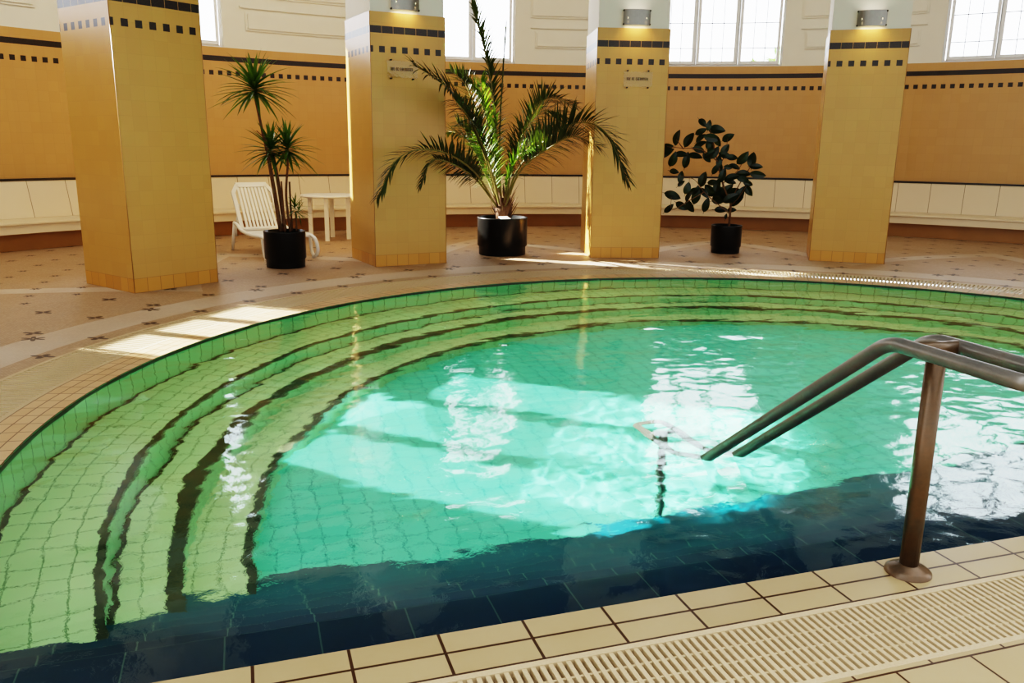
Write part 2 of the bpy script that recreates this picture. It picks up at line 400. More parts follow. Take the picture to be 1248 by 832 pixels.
# navy steps down from the straight edge
prof = [(0, -.05), (.24, -.05)]; y_, z_ = .24, -.05
for k in range(7):
    z_ -= .205; prof.append((y_, z_)); y_ += .225; prof.append((y_, z_))
prof.append((y_, DF - .02))
mb = MB(); L = .0
for (ya, za), (yb, zb) in zip(prof[:-1], prof[1:]):
    l = math.hypot(yb - ya, zb - za)
    mb.face([(-5.2, ya - POOL[1], za), (5.2, ya - POOL[1], za), (5.2, yb - POOL[1], zb), (-5.2, yb - POOL[1], zb)],
            [(0 - .07, 0.002), (10.4 - .07, 0.002), (10.4 - .07, .002 + min(l, .146)), (-.07, .002 + min(l, .146))])
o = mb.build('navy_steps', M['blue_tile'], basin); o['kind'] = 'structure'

# water body with rippled surface
st = .02
xs = np.arange(POOL[0] - 5.13, POOL[0] + 5.14, st); ys = np.arange(-.03, POOL[1] + 5.16, st)
X, Y = np.meshgrid(xs, ys, indexing='ij')
rng = np.random.RandomState(7); Z = np.zeros_like(X)
for k in range(90):
    lam = .085 * (1.4 / .085) ** rng.rand() ; th = rng.normal(1.75, .75); kk = 2 * pi / lam
    amp = .0022 * (lam / .6) ** .82 * .24
    ph = kk * (X * cos(th) + Y * sin(th)) + rng.rand() * 6.28 + .6 * np.sin(.9 * X + 1.3 * Y + rng.rand() * 6)
    Z += amp * np.sin(ph)
env = .75 + .25 * np.sin(.8 * X + .3) * np.cos(.7 * Y + 1)
Z = Z * env + WATER
inside = lambda cx, cy: (((cx - POOL[0]) ** 2 + (cy - POOL[1]) ** 2) < 5.07 ** 2)
nx, ny = X.shape
cx = (X[:-1, :-1] + st / 2); cy = (Y[:-1, :-1] + st / 2); keep = inside(cx, cy)
idx = np.full(X.shape, -1, int); used = np.zeros(X.shape, bool)
used[:-1, :-1] |= keep; used[1:, :-1] |= keep; used[:-1, 1:] |= keep; used[1:, 1:] |= keep
idx[used] = np.arange(used.sum()); N = int(used.sum())
top = np.stack([X[used], Y[used], Z[used]], 1); bot = top.copy(); bot[:, 2] = -1.75
ii, jj = np.nonzero(keep)
a_, b_, c_, d_ = idx[ii, jj], idx[ii + 1, jj], idx[ii + 1, jj + 1], idx[ii, jj + 1]
F = [np.stack([a_, b_, c_, d_], 1), np.stack([a_, d_, c_, b_], 1) + N]
def edge(mask_shift, p, q):
    other = np.zeros_like(keep)
    if mask_shift == 'l': other[1:, :] = keep[:-1, :]
    if mask_shift == 'r': other[:-1, :] = keep[1:, :]
    if mask_shift == 'd': other[:, 1:] = keep[:, :-1]
    if mask_shift == 'u': other[:, :-1] = keep[:, 1:]
    e = keep & ~other; i, j = np.nonzero(e)
    P = idx[i + p[0], j + p[1]]; Q = idx[i + q[0], j + q[1]]
    return np.stack([P, P + N, Q + N, Q], 1)
F += [edge('l', (0, 0), (0, 1))[:, ::-1][:, [0, 1, 2, 3]], edge('r', (1, 1), (1, 0))[:, ::-1], edge('d', (1, 0), (0, 0))[:, ::-1], edge('u', (0, 1), (1, 1))[:, ::-1]]
F = np.concatenate(F)
me = bpy.data.meshes.new('pool_water'); me.from_pydata(np.concatenate([top, bot]).tolist(), [], F.tolist())
bm = bmesh.new(); bm.from_mesh(me); bmesh.ops.recalc_face_normals(bm, faces=bm.faces)
for f in bm.faces: f.smooth = abs(f.normal.z) > .5
for e in bm.edges:
    if len(e.link_faces) == 2 and abs(e.link_faces[0].normal.z) < .5 or len(e.link_faces) == 2 and abs(e.link_faces[1].normal.z) < .5: e.smooth = False
bm.to_mesh(me); bm.free()
me.materials.append(M['water']); water = link(bpy.data.objects.new('pool_water', me)); tag(water, kind='structure')

# ---------------------------------------------------------------- curved wall
AW0, AW1 = -1.75, 1.75
def wall_seg(mb, z0, z1, a0, a1, r0=RW, r1=RW + .35):
    mb.arc(HALL, [(r0, z0), (r0, z1), (r1, z1), (r1, z0)], a0, a1, max(2, int((a1 - a0) / .03)), closed=True)
mb = MB(); wall_seg(mb, 0, ZWALL, AW0, AW1)
tag(mb.build('wall_back', M['wall_tile']), kind='structure')
WC = [-.903, -.453, .020, .470, .925]; WH = .1075
wins = [(c - WH, c + WH) for c in WC]; wins[0] = (-1.027, -.848)
mb = MB(); cur = AW0
for (w0, w1) in wins + [(AW1, AW1)]:
    wall_seg(mb, ZWALL, WIN_TOP, cur, w0); cur = w1
    if w1 > w0: pass
wall_seg(mb, WIN_TOP, CEIL, AW0, AW1)
tag(mb.build('wall_back_upper', M['plaster']), kind='structure')
mb = MB(); cpoly = [polar(HALL, RW + .3, -1.75 + 3.5 * i / 60, CEIL) for i in range(61)]; mb.face([tuple(p) for p in cpoly])
tag(mb.build('ceiling', M['ceiling']), kind='structure')

# raised plaster panels on the piers
piers = [(wins[i][1], wins[i + 1][0]) for i in range(4)]
for i, (p0, p1) in enumerate(piers):
    mb = MB(); e = .034
    def panel(z0, z1, e):
        for d, w in ((.022, 0), (.042, .035)):
            de = w / RW
            mb.arc(HALL, [(RW, z0 + w), (RW - d, z0 + w), (RW - d, z1 - w), (RW, z1 - w)], p0 + e + de, p1 - e - de, 10, closed=True)
    panel(3.40, 3.70, e); panel(3.95, 5.2, e - .008)
    mb.arc(HALL, [(RW, 3.76), (RW - .03, 3.76), (RW - .03, 3.79), (RW, 3.79)], p0 + e - .008, p1 - e + .008, 10, closed=True)
    tag(mb.build('trim_%d' % (i + 1), M['plaster']), kind='structure')

# windows
def arc_box(mb, a0, a1, r0, r1, z0, z1): mb.arc(HALL, [(r0, z0), (r1, z0), (r1, z1), (r0, z1)], a0, a1, max(1, int((a1 - a0) / .03)), closed=True)
for i, (w0, w1) in enumerate(wins):
    root = empty('window_%d' % (i + 1), polar(HALL, RW, (w0 + w1) / 2, ZWALL)); tag(root, kind='structure')
    Minv = Matrix.Translation(root.location).inverted()
    def put(mb, name, mat):
        mb.v = [tuple(Vector(v) - root.location) for v in mb.v]; o = mb.build(name, mat, root); return o
    r0, r1 = RW + .06, RW + .14; mb = MB(); t_ = .045; ta = t_ / RW
    arc_box(mb, w0, w1, r0, r1, ZWALL, ZWALL + t_); arc_box(mb, w0, w1, r0, r1, WIN_TOP - t_, WIN_TOP)
    arc_box(mb, w0, w0 + ta, r0, r1, ZWALL, WIN_TOP); arc_box(mb, w1 - ta, w1, r0, r1, ZWALL, WIN_TOP)
    cw = (w1 - w0 - 2 * ta) / 3
    for k in (1, 2):
        a = w0 + ta + cw * k; arc_box(mb, a - .0012, a + .0012, r0 + .02, r1, ZWALL, WIN_TOP)
    put(mb, 'window_frame', M['frame'])
    for k in range(3):
        a0 = w0 + ta + cw * k + .0014; a1 = a0 + cw - .0028; s_ = .055; sa = s_ / RW; q0, q1 = RW + .03, RW + .09
        mb = MB(); zb, zt = ZWALL + t_, WIN_TOP - t_
        arc_box(mb, a0, a1, q0, q1, zb, zb + s_); arc_box(mb, a0, a1, q0, q1, zt - s_, zt)
        arc_box(mb, a0, a0 + sa, q0, q1, zb, zt); arc_box(mb, a1 - sa, a1, q0, q1, zb, zt)
        cs = put(mb, 'casement', M['frame'])
        mb = MB(); arc_box(mb, a0 + sa, a1 - sa, q0 + .028, q0 + .032, zb + s_, zt - s_)
        gl_ = put(mb, 'pane', M['glass'])
        gl_.parent = cs
        if i >= 3:
            mb = MB(); lw = (a1 - a0 - 2 * sa) / 3
            for z in (3.44, 3.90, 4.5): arc_box(mb, a0 + sa, a1 - sa, q0 + .02, q0 + .04, z - .008, z + .008)
            for q in (1, 2):
                a = a0 + sa + lw * q; arc_box(mb, a - .0006, a + .0006, q0 + .02, q0 + .04, zb + s_, zt - s_)
            mu = put(mb, 'muntin', M['muntin']); mu.parent = cs

# ---------------------------------------------------------------- bench
bench = empty('wall_bench', (HALL[0], HALL[1], 0))
tag(bench, 'long curved cream bench with panelled backrest built along the wall', 'bench', kind='thing')
ab = 1.4; nb = 110
mb = MB(); mb.arc((0, 0), [(10.90, .255), (10.90, .40), (10.915, .42), (11.30, .44), (11.30, .255)], -ab, ab, nb, closed=True); mb.build('seat', M['bench_seat'], bench)
mb = MB(); mb.arc((0, 0), [(10.885, .375), (10.875, .385), (10.875, .405), (10.885, .415), (10.91, .415), (10.91, .375)], -ab, ab, nb, closed=True); mb.build('seat_edge', M['bench_seat'], bench)
mb = MB(); mb.arc((0, 0), [(11.27, .44), (11.41, .965), (11.46, .965), (11.46, .44)], -ab, ab, nb, closed=True); mb.build('backrest', M['bench_back'], bench)
mb = MB(); mb.arc((0, 0), [(11.10, 0), (11.10, .255), (11.3, .255), (11.3, 0)], -ab, ab, nb, closed=True); mb.build('base', M['bench_base'], bench)
mb = MB(); mb.arc((0, 0), [(11.40, .966), (11.40, 1.0), (11.464, 1.0), (11.464, .966)], -ab, ab, nb, closed=True); mb.build('top_trim', M['dark_trim'], bench)

# ---------------------------------------------------------------- pillars
PW = .9956
PIL = [(-1.1284, 6.9867, -.6215), (1.5976, 8.3419, -.1811), (4.714, 8.593, .2478), (7.7036, 7.6175, .6067)]
plabels = ['yellow tiled square pillar beside the lounger, nearest to the camera',
           'yellow tiled pillar with sunlit side, between the white table and the palm',
           'yellow tiled pillar with a glass sign, between the palm and the rubber plant',
           'yellow tiled pillar standing beyond the handrail, right of the rubber plant']
signs = {1, 2}
for i, (px, py, tt) in enumerate(PIL):
    root = empty('tiled_pillar', (px, py, 0), -tt)
    tag(root, plabels[i], 'pillar', 'yellow tiled pillars round the pool', 'thing')
    mb = MB(); w = PW
    mb.face([(0, 0, 0), (w, 0, 0), (w, 0, ZTOP), (0, 0, ZTOP)], [(0, 0), (w, 0), (w, ZTOP), (0, ZTOP)])
    mb.face([(0, w, 0), (0, 0, 0), (0, 0, ZTOP), (0, w, ZTOP)], [(-w - .03, 0), (-.03, 0), (-.03, ZTOP), (-w - .03, ZTOP)])
    mb.face([(w, 0, 0), (w, w, 0), (w, w, ZTOP), (w, 0, ZTOP)], [(0, 0), (w, 0), (w, ZTOP), (0, ZTOP)])
    mb.face([(w, w, 0), (0, w, 0), (0, w, ZTOP), (w, w, ZTOP)], [(0, 0), (w, 0), (w, ZTOP), (0, ZTOP)])
    mb.build('tiled_shaft', M['pillar_tile'], root)
    mb = MB(); mb.box(.012, w - .012, .012, w - .012, ZTOP, CEIL); mb.build('white_shaft', M['plaster'], root)
    mb = MB()
    for cx_ in (0, w): mb.tube([(cx_, 0 if cx_ == 0 else 0, 0), (cx_, 0, ZTOP)], .004, 6)
    mb.build('corner_bead', M['bench_base'], root)

R_ = lambda i: Matrix.Translation((PIL[i][0], PIL[i][1], 0)) @ Matrix.Rotation(-PIL[i][2], 4, 'Z')
# sconces
def make_sconce():
    root = empty('wall_lamp')
    mb = MB(); n = 12; W_, H_, Dp = .37, .20, .10
    def pt(k, z, off=0):
        u = -1 + 2 * k / n; return (u * W_ / 2, -Dp * (1 - .55 * u * u) - off, z)
    for k in range(n):
        mb.face([pt(k, 0), pt(k + 1, 0), pt(k + 1, H_), pt(k, H_)], smooth=True)
        mb.face([pt(k + 1, 0, -.006), pt(k, 0, -.006), pt(k, H_, -.006), pt(k + 1, H_, -.006)], smooth=True)
        for z in (0, H_): mb.face([pt(k, z), pt(k, z, -.006), pt(k + 1, z, -.006), pt(k + 1, z)])
    mb.build('metal_shade', M['steel'], root)
    mb = MB(); mb.box(-.15, .15, -.02, 0, .02, .18); mb.build('back_plate', M['frame'], root, bevel=.004)
    mb = MB(); mb.tube([(-.13, -.055, .09), (.13, -.055, .09)], .022, 12); mb.build('lamp_tube', M['lamp_glow'], root)
    for sx in (-1, 1):
        for z in (.012, .188):
            mb = MB(); mb.tube([(sx * .178, -.052, z), (sx * .178, -.028, z)], .013, 10); mb.tube([(sx * .178, -.03, z), (sx * .150, 0, z)], .006, 8)
            mb.build('stud', M['black_metal'], root)
    return root
def copy_tree(o, parent=None):
    c = o.copy(); COL.objects.link(c)
    if parent: c.parent = parent
    for ch in [x for x in bpy.data.objects if x.parent == o]: copy_tree(ch, c)
    return c
sc0 = make_sconce()
sl = {1: 'brushed metal curved wall lamp on the pillar left of the palm', 2: 'brushed metal curved wall lamp on the pillar right of the palm',
      3: 'brushed metal curved wall lamp with cool light on the rightmost pillar'}
u_off = {1: .45, 2: .52, 3: .50}
for i in (1, 2, 3):
    s_ = sc0 if i == 1 else copy_tree(sc0)
    s_.matrix_world = R_(i) @ Matrix.Translation((u_off[i], .010, 3.155)); tag(s_, sl[i], 'wall lamp', 'metal wall lamps on the pillars')
    L_ = bpy.data.lights.new('lamp_down', 'AREA'); L_.shape = 'RECTANGLE'; L_.size = .26; L_.size_y = .05; L_.energy = 1.6 if i < 3 else 1.3
    L_.color = (1, .72, .38) if i < 3 else (.8, 1, .62); L_.spread = 2.4
    lo = link(bpy.data.objects.new('lamp_down', L_), s_); lo.location = (0, -.06, .04); lo.rotation_euler = (-.25, 0, 0)
    L2 = L_.copy(); L2.energy = .35; L2.color = (1, .9, .75) if i < 3 else (.9, 1, .92); lo2 = link(bpy.data.objects.new('lamp_up', L2), s_); lo2.location = (0, -.06, .15); lo2.rotation_euler = (pi + .25, 0, 0)

# glass signs with a line of small dark lettering (too small in the photograph to read)
for i, u0, z0 in ((1, .20, 2.36), (2, .37, 2.36)):
    root = empty('glass_sign'); root.matrix_world = R_(i) @ Matrix.Translation((u0, 0, z0))
    tag(root, 'small clear glass sign with dark lettering, half behind the palm frond' if i == 1 else 'small clear glass sign with dark lettering on the pillar right of the palm', 'sign', 'glass signs on the pillars')
    W_, H_ = .40, .20
    mb = MB(); mb.box(0, W_, -.036, -.030, 0, H_); mb.build('glass_plate', M['sign_glass'], root)
    rs = random.Random(3); x = .045
    for word in (3, 2, 9, 2):
        mb = MB()
        for k in range(word):
            lw = .0165
            if x + lw > W_ - .04: break
            kind = rs.randrange(4); zb, zt = .085, .122
            mb.box(x, x + .005, -.0385, -.037, zb, zt)
            if kind != 1: mb.box(x, x + lw * .7, -.0385, -.037, zt - .006, zt)
            if kind in (0, 2): mb.box(x, x + lw * .7, -.0385, -.037, zb, zb + .006)
            if kind in (1, 3): mb.box(x + lw * .55, x + lw * .8, -.0385, -.037, zb, zt)
            if kind == 2: mb.box(x, x + lw * .6, -.0385, -.037, .101, .106)
            x += lw + .003
        x += .014
        mb.build('lettering', M['dark_trim'], root)
    for sx in (.055, W_ - .055):
        for sz in (-.01, H_ + .01):
            mb = MB(); mb.tube([(sx, 0, sz), (sx, -.045, sz)], .010, 10); mb.build('stud', M['black_metal'], root)

# ---------------------------------------------------------------- handrail
hr = empty('pool_handrail', (2.32, -.11, 0))
tag(hr, 'double-tube weathered metal handrail leading down into the water', 'handrail')
ox, oy = 2.32, -.11
def rl(x, y, z): return (x - ox, y - oy, z)
XL, XR = 2.225, 2.415; slope = .875 / 1.16
def rail_pts(X_, y_near):
    return [(X_, y_near, .872), (X_, .0, .872)]
def fillet(P, rad, n=6):
    P = [Vector(p) for p in P]; out = [P[0]]
    for i in range(1, len(P) - 1):
        a, b, c = P[i - 1], P[i], P[i + 1]; u = (a - b).normalized(); v = (c - b).normalized()
        r = min(rad, (a - b).length * .49, (c - b).length * .49); s0, s1 = b + u * r, b + v * r
        for k in range(n + 1):
            t_ = k / n; out.append((1 - t_) ** 2 * s0 + 2 * t_ * (1 - t_) * b + t_ * t_ * s1)
    out.append(P[-1]); return out
yw = 1.16; ye = 1.16 + .28 / slope
loop = [(XL + .095, -.56, .872), (XL, -.56, .872), (XL, .02, .872), (XL, ye, -.28), (XL, ye + .50, -.28), (XR, ye + .50, -.28), (XR, ye, -.28), (XR, .02, .872), (XR, -.56, .872), (XL + .095, -.56, .872)]
mb = MB(); mb.tube([Vector(rl(*p)) for p in fillet(loop, .07)], .0275, 16); mb.build('rail', M['rail'], hr, merge=False)
mb = MB(); mb.tube([rl(2.32, -.11, .0), rl(2.32, -.11, .86)], .034, 20); mb.build('post', M['post'], hr)
mb = MB(); mb.tube([rl(XL, -.11, .872), rl(XR, -.11, .872)], .026, 12); mb.build('crossbar', M['post'], hr)
mb = MB(); mb.lathe([(.0, .036), (.036, .036), (.042, .028), (.066, .022), (.082, .010), (.084, 0)], 32); mb.build('base_flange', M['post'], hr)
mb = MB(); mb.tube([rl(2.32, ye + .3, -.28), rl(2.32, ye + .3, DF)], .026, 14); mb.tube([rl(XL, ye + .3, -.28), rl(XR, ye + .3, -.28)], .022, 12); mb.build('underwater_post', M['rail'], hr)

# ---------------------------------------------------------------- pots
def pot(mb_root, R_, H_, name='pot'):
    mb = MB(); mb.lathe([(0, 0), (R_ * .91, 0), (R_ * .92, .01), (R_ * .93, H_ * .22), (R_ * .985, H_ * .25), (R_ * .985, H_ - .02), (R_, H_ - .01), (R_ * .99, H_), (R_ * .94, H_), (R_ * .93, H_ - .06), (0, H_ - .06)], 48)
    mb.build(name, M['pot'], mb_root)
    mb = MB(); mb.lathe([(R_ * .935, H_ - .055), (R_ * .5, H_ - .045), (0, H_ - .04)], 32); mb.build('soil', M['soil'], mb_root)

# ---------------------------------------------------------------- palm
CAM = Vector((0, -2.3676, 1.5544)); YAW = .3131
def local_frame(x, y):
    d = Vector((x, y, 0)) - Vector((CAM.x, CAM.y, 0)); d.normalize(); return Vector((d.y, -d.x, 0)), d
def strap(mb, base, d, L, w, droop, n=5, fold=.25, up=Vector((0, 0, 1)), sharp=.6):
    """a narrow leaf blade as a V-folded strip"""
    d = d.normalized(); side = d.cross(up)
    side = side.normalized() if side.length > .05 else Vector((1, 0, 0))
    p = base.copy(); rows = []
    for k in range(n + 1):
        t_ = k / n; ww = w * (min(1, t_ * 5 + .35)) * (1 - t_ ** (1 / (1.001 - sharp) if False else 2.2)) + .0008
        nrm = side.cross(d).normalized()
        rows.append((p - side * ww + nrm * ww * fold, p.copy(), p + side * ww + nrm * ww * fold))
        d = (d + Vector((0, 0, -droop / n))).normalized(); p = p + d * L / n
    for a, b in zip(rows[:-1], rows[1:]):
        mb.face([a[0], a[1], b[1], b[0]], smooth=True); mb.face([a[1], a[2], b[2], b[1]], smooth=True)

def frond(root, pts, lmax, npair, mat, seed, spread=1.12, hang=.45, roll=None):
    rs = random.Random(seed); path = smooth_path(pts, 8); N = len(path)
    if roll is None: roll = rs.choice([-1, 1]) * rs.uniform(.6, 1.0)
    L = [0]
    for a, b in zip(path[:-1], path[1:]): L.append(L[-1] + (b - a).length)
    def at(s_):
        s_ *= L[-1]
        for i in range(N - 1):
            if L[i + 1] >= s_: break
        t_ = (s_ - L[i]) / max(1e-6, L[i + 1] - L[i]); return path[i].lerp(path[i + 1], t_), (path[i + 1] - path[i]).normalized()
    mb = MB()
    for k in range(npair):
        s_ = .22 + .775 * (k / (npair - 1)) ** .95; p, tg = at(s_)
        env = min(1, (s_ - .14) / .22) * (1 - .48 * max(0, (s_ - .5) / .5) ** 1.8)
        side = tg.cross(Vector((0, 0, 1))); side = side.normalized() if side.length > .1 else Vector((1, 0, 0)); nrm = side.cross(tg).normalized()
        side, nrm = side * cos(roll) + nrm * sin(roll), nrm * cos(roll) - side * sin(roll)
        ang = (1.0 - .5 * s_) * spread
        for sg in (-1, 1):
            d = tg * cos(ang) + side * sg * sin(ang) + nrm * (.25 + rs.uniform(-.28, .28))
            strap(mb, p, d + Vector((rs.uniform(-.07, .07), rs.uniform(-.07, .07), rs.uniform(-.07, .07))), lmax * env * rs.uniform(.85, 1.08), .0150, hang * rs.uniform(.6, 1.4), 4, .3)
    o = mb.build('frond', mat, root)
    mb = MB(); mb.tube(path, [.017 * (1 - .85 * i / (N - 1)) for i in range(N)], 6); mb.build('rachis', M['rachis'], o)
    return o
palm = empty('potted_palm', (3.60, 9.28, 0))
tag(palm, 'tall palm with long arching fronds in a wide black pot', 'potted palm')
pot(palm, .37, .54)
rt, fw = local_frame(3.60, 9.28); PXM = 84.5
PD = (Vector((3.60, 9.28, 0)) - Vector((CAM.x, CAM.y, 0))).length
def pp(px, py, dep=0):
    k = (PD + dep) / PD; z = .53 + (262 - py) / PXM
    return rt * ((px - 615) / PXM * k) + fw * dep + Vector((0, 0, CAM.z + (z - CAM.z) * k))
trunk = MB(); trunk.tube([pp(616, 266), pp(616, 250), pp(615, 238)], [.11, .13, .05], 12)
for k in range(46):
    a = k * 2.4; z = .5 + .012 * (k % 30); b = Vector((.10 * cos(a), .10 * sin(a), z)) + rt * .02
    strap(trunk, b, Vector((.55 * cos(a), .55 * sin(a), 1)), .20 + .1 * (k % 3) / 3, .018, .1, 3, .4)
trunk.build('trunk', M['palm_trunk'], palm)
F_ = [  # control points in (px, py, depth), leaflet length, pairs
    ([(614, 250, 0), (609, 190, .02), (603, 120, .05), (592, 65, .1), (577, 16, .15)], .36, 74, 'palm_leaf'),
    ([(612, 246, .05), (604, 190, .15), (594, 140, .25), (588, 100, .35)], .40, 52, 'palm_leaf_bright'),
    ([(611, 246, 0), (590, 180, -.5), (560, 122, -1.3), (532, 98, -1.75), (508, 84, -1.95)], .36, 64, 'palm_leaf'),
    ([(611, 246, .1), (592, 170, .3), (572, 110, .5), (552, 90, .65)], .38, 56, 'palm_leaf'),
    ([(608, 250, 0), (586, 214, -.6), (558, 191, -1.4), (522, 181, -1.85), (486, 194, -2.0), (462, 240, -2.05)], .32, 66, 'palm_leaf'),
    ([(610, 248, .1), (592, 205, .35), (574, 172, .55), (552, 160, .75), (535, 168, .9)], .32, 50, 'palm_leaf'),
    ([(617, 248, 0), (628, 196, .0), (646, 148, -.1), (668, 120, -.3), (702, 128, -.7)], .38, 64, 'palm_leaf'),
    ([(618, 248, 0), (632, 206, -.15), (662, 172, -.45), (704, 148, -.9), (740, 160, -1.2), (766, 214, -1.35)], .42, 78, 'palm_leaf'),
    ([(617, 246, .15), (624, 212, .4), (638, 180, .6), (664, 160, .85), (700, 152, 1.05)], .34, 50, 'palm_leaf'),
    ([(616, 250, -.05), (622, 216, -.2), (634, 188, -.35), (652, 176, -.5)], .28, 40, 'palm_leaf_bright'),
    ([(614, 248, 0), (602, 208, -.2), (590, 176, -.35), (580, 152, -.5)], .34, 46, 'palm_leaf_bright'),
    ([(613, 248, .1), (606, 190, .3), (590, 130, .5), (566, 96, .6)], .36, 52, 'palm_leaf'),
    ([(612, 248, -.05), (598, 196, -.5), (578, 150, -1.1), (556, 122, -1.7)], .38, 54, 'palm_leaf'),
    ([(611, 248, .2), (590, 200, .5), (574, 164, .65), (560, 150, .75)], .36, 50, 'palm_leaf'),
    ([(617, 248, .05), (626, 200, .2), (640, 160, .35), (664, 134, .5), (690, 140, .6)], .40, 56, 'palm_leaf'),
    ([(618, 248, -.1), (636, 206, -.3), (664, 182, -.6), (700, 164, -.95), (732, 176, -1.2)], .38, 58, 'palm_leaf'),
    ([(609, 250, -.05), (584, 218, -.5), (558, 200, -1.3), (530, 194, -1.7), (516, 222, -1.8)], .28, 46, 'palm_leaf'),
]
for k, (pts, l, npr, mt) in enumerate(F_): frond(palm, [pp(*p) for p in pts], l, npr, M[mt], 10 + k)
mb = MB()
sp = smooth_path([pp(613, 246, .02), pp(611, 170, .05), pp(614, 100, .05), pp(618, 34, .05)], 8)
for k in range(60):
    i = int(8 + k * (len(sp) - 10) / 60); strap(mb, sp[i], Vector(((k % 3 - 1) * .06, ((k * 7) % 5 - 2) * .04, 1)), .22, .008, 0, 2, .3)
o = mb.build('spear_leaf', M['palm_leaf'], palm); mb = MB(); mb.tube(sp, [.010 * (1 - .7 * i / len(sp)) for i in range(len(sp))], 6); mb.build('rachis', M['rachis'], o)
mb = MB(); mb.box(-.08, .07, -.05, .05, 0, .012, Matrix.Translation(pp(618, 262, -.22) + Vector((0, 0, -.01))) @ Matrix.Rotation(.3, 4, 'Z') @ Matrix.Rotation(.3, 4, 'X')); mb.build('plant_tag', M['white_plastic'], palm)

# ---------------------------------------------------------------- dracaena
dr = empty('potted_dracaena', (.49, 8.66, 0))
tag(dr, 'tall slim dracaena with tufted crowns in a black pot, before the lounger', 'potted plant')
pot(dr, .265, .46)
rt2, fw2 = local_frame(.49, 8.66); PX2 = 90.5
def pd(cx_, cy_, dep=0):   # crop px -> local
    px, py = 240 + cx_ * .3247, 70 + cy_ * .3247
    return rt2 * ((px - 344) / PX2) + fw2 * dep + Vector((0, 0, .45 + (286 - py) / PX2))
for pts, r in (([(308, 665, 0), (292, 520, 0), (276, 390, .02), (262, 310, .03), (245, 205, .05)], (.028, .014)),
               ([(322, 665, .05), (312, 540, .06), (300, 440, .08), (292, 395, .1)], (.026, .018)),
               ([(340, 665, -.05), (332, 540, -.06), (342, 440, -.05), (344, 390, -.05)], (.016, .012)),
               ([(347, 665, .08), (346, 560, .08), (346, 492, .08)], (.013, .011)), ([(322, 665, -.1), (320, 560, -.1), (318, 488, -.1)], (.012, .010)),
               ([(362, 665, .02), (362, 600, .02)], (.012, .010)), ([(282, 400, .02), (268, 345, .03), (244, 318, .04)], (.008, .006))):
    P = smooth_path([pd(*p) for p in pts], 5); mb = MB(); mb.tube(P, [r[0] + (r[1] - r[0]) * i / (len(P) - 1) for i in range(len(P))], 8); mb.build('cane', M['brown_cane'], dr)
def crown(c, n, L, seed, w=.016, low=-.35):
    rs = random.Random(seed); mb = MB()
    for k in range(n):
        a = k * 2.399; el = low + (1.45 - low) * (k / n) ** 1.15
        d = Vector((cos(a) * cos(el), sin(a) * cos(el), sin(el)))
        strap(mb, c + Vector((0, 0, -.05 + .10 * k / n)), d, L * rs.uniform(.75, 1.1) * (1 - .2 * max(0, el)), w, rs.uniform(.25, .8), 6, .35)
    mb.build('leaf_crown', M['strap_leaf'], dr)
crown(pd(245, 180, .05), 70, .62, 1, .026); crown(pd(288, 385, .1), 50, .50, 2, .024); crown(pd(345, 378, -.05), 50, .48, 3, .023, low=-.5)
crown(pd(360, 585, .02), 26, .24, 4, .010); crown(pd(372, 600, .0), 14, .22, 5, .008)

# ---------------------------------------------------------------- rubber plant
fi = empty('potted_rubber_plant', (7.0, 8.71, 0))
tag(fi, 'leafy dark rubber plant in a small black pot between two pillars', 'potted plant')
pot(fi, .232, .42)
rt3, fw3 = local_frame(7.0, 8.71); PX3 = 87.0
def pf(cx_, cy_, dep=0):
    px, py = 780 + cx_ * .2284, 130 + cy_ * .2284
    return rt3 * ((px - 887) / PX3) + fw3 * dep + Vector((0, 0, .40 + (275 - py) / PX3))
LV = [(155,140,75,80),(295,55,-45,55),(333,70,80,52),(290,105,25,62),(375,92,-5,84),(225,150,60,80),(290,140,40,60),(440,135,30,66),(355,140,-10,80),(385,158,-60,60),(110,190,5,60),(100,225,35,76),(185,232,0,72),(140,262,70,80),(285,175,30,70),(215,265,80,82),(262,240,-10,76),(285,205,-20,64),(350,195,85,72),(375,220,60,70),(430,200,55,60),(430,232,-20,62),(470,245,-5,60),(530,248,50,78),(580,255,85,78),(605,292,0,62),(618,338,-8,78),(150,330,-10,50),(188,360,80,62),(315,372,75,78),(400,270,90,64),(385,310,60,62),(425,345,75,74),(490,298,-20,62),(455,300,-5,46),(480,355,15,74),(540,335,0,72),(540,365,-10,62),(570,390,-20,52),(575,430,-55,64),(375,388,5,62),(340,160,70,70),(235,420,75,62),(282,465,80,98),(330,445,-50,64),(145,472,-18,88),(205,525,-30,68),(255,525,-60,74),(342,520,75,78),(135,540,45,62),(390,440,30,84),(420,480,20,94),(455,430,50,80),(480,470,30,84),(530,450,70,84),(515,490,40,74),(430,542,0,66),(490,545,5,46),(460,572,80,28),(190,400,40,46),(240,470,60,62),(345,230,40,60),(330,250,-50,60),(405,300,-70,60),(400,400,80,70),(440,460,-30,90),(500,440,10,70),(470,380,-15,60),(360,430,-40,70),(270,440,30,60)]
rs = random.Random(9); mb_all = []
br = [[(482,640,0),(482,560,0),(480,500,0),(440,420,0),(400,300,.02),(370,200,.03),(335,85,.04)], [(478,560,0),(400,500,-.1),(330,440,-.15),(270,370,-.2),(190,350,-.25)],
      [(395,270,0),(300,205,-.15),(200,198,-.25),(110,190,-.3)], [(480,490,0),(530,380,.1),(575,300,.15),(585,270,.15)], [(330,440,-.15),(250,490,-.25),(160,540,-.3),(150,470,-.3)],
      [(470,500,0),(430,400,.15),(500,330,.25),(540,260,.25)], [(400,300,0),(430,230,.1),(440,140,.12)], [(200,200,-.25),(160,150,-.3)], [(478,520,0),(520,470,-.15),(560,400,-.2)]]
mb = MB()
for k, b in enumerate(br):
    P = smooth_path([pf(*p) for p in b], 5); r0 = .020 if k == 0 else .009
    mb.tube(P, [r0 * (1 - .6 * i / (len(P) - 1)) for i in range(len(P))], 7)
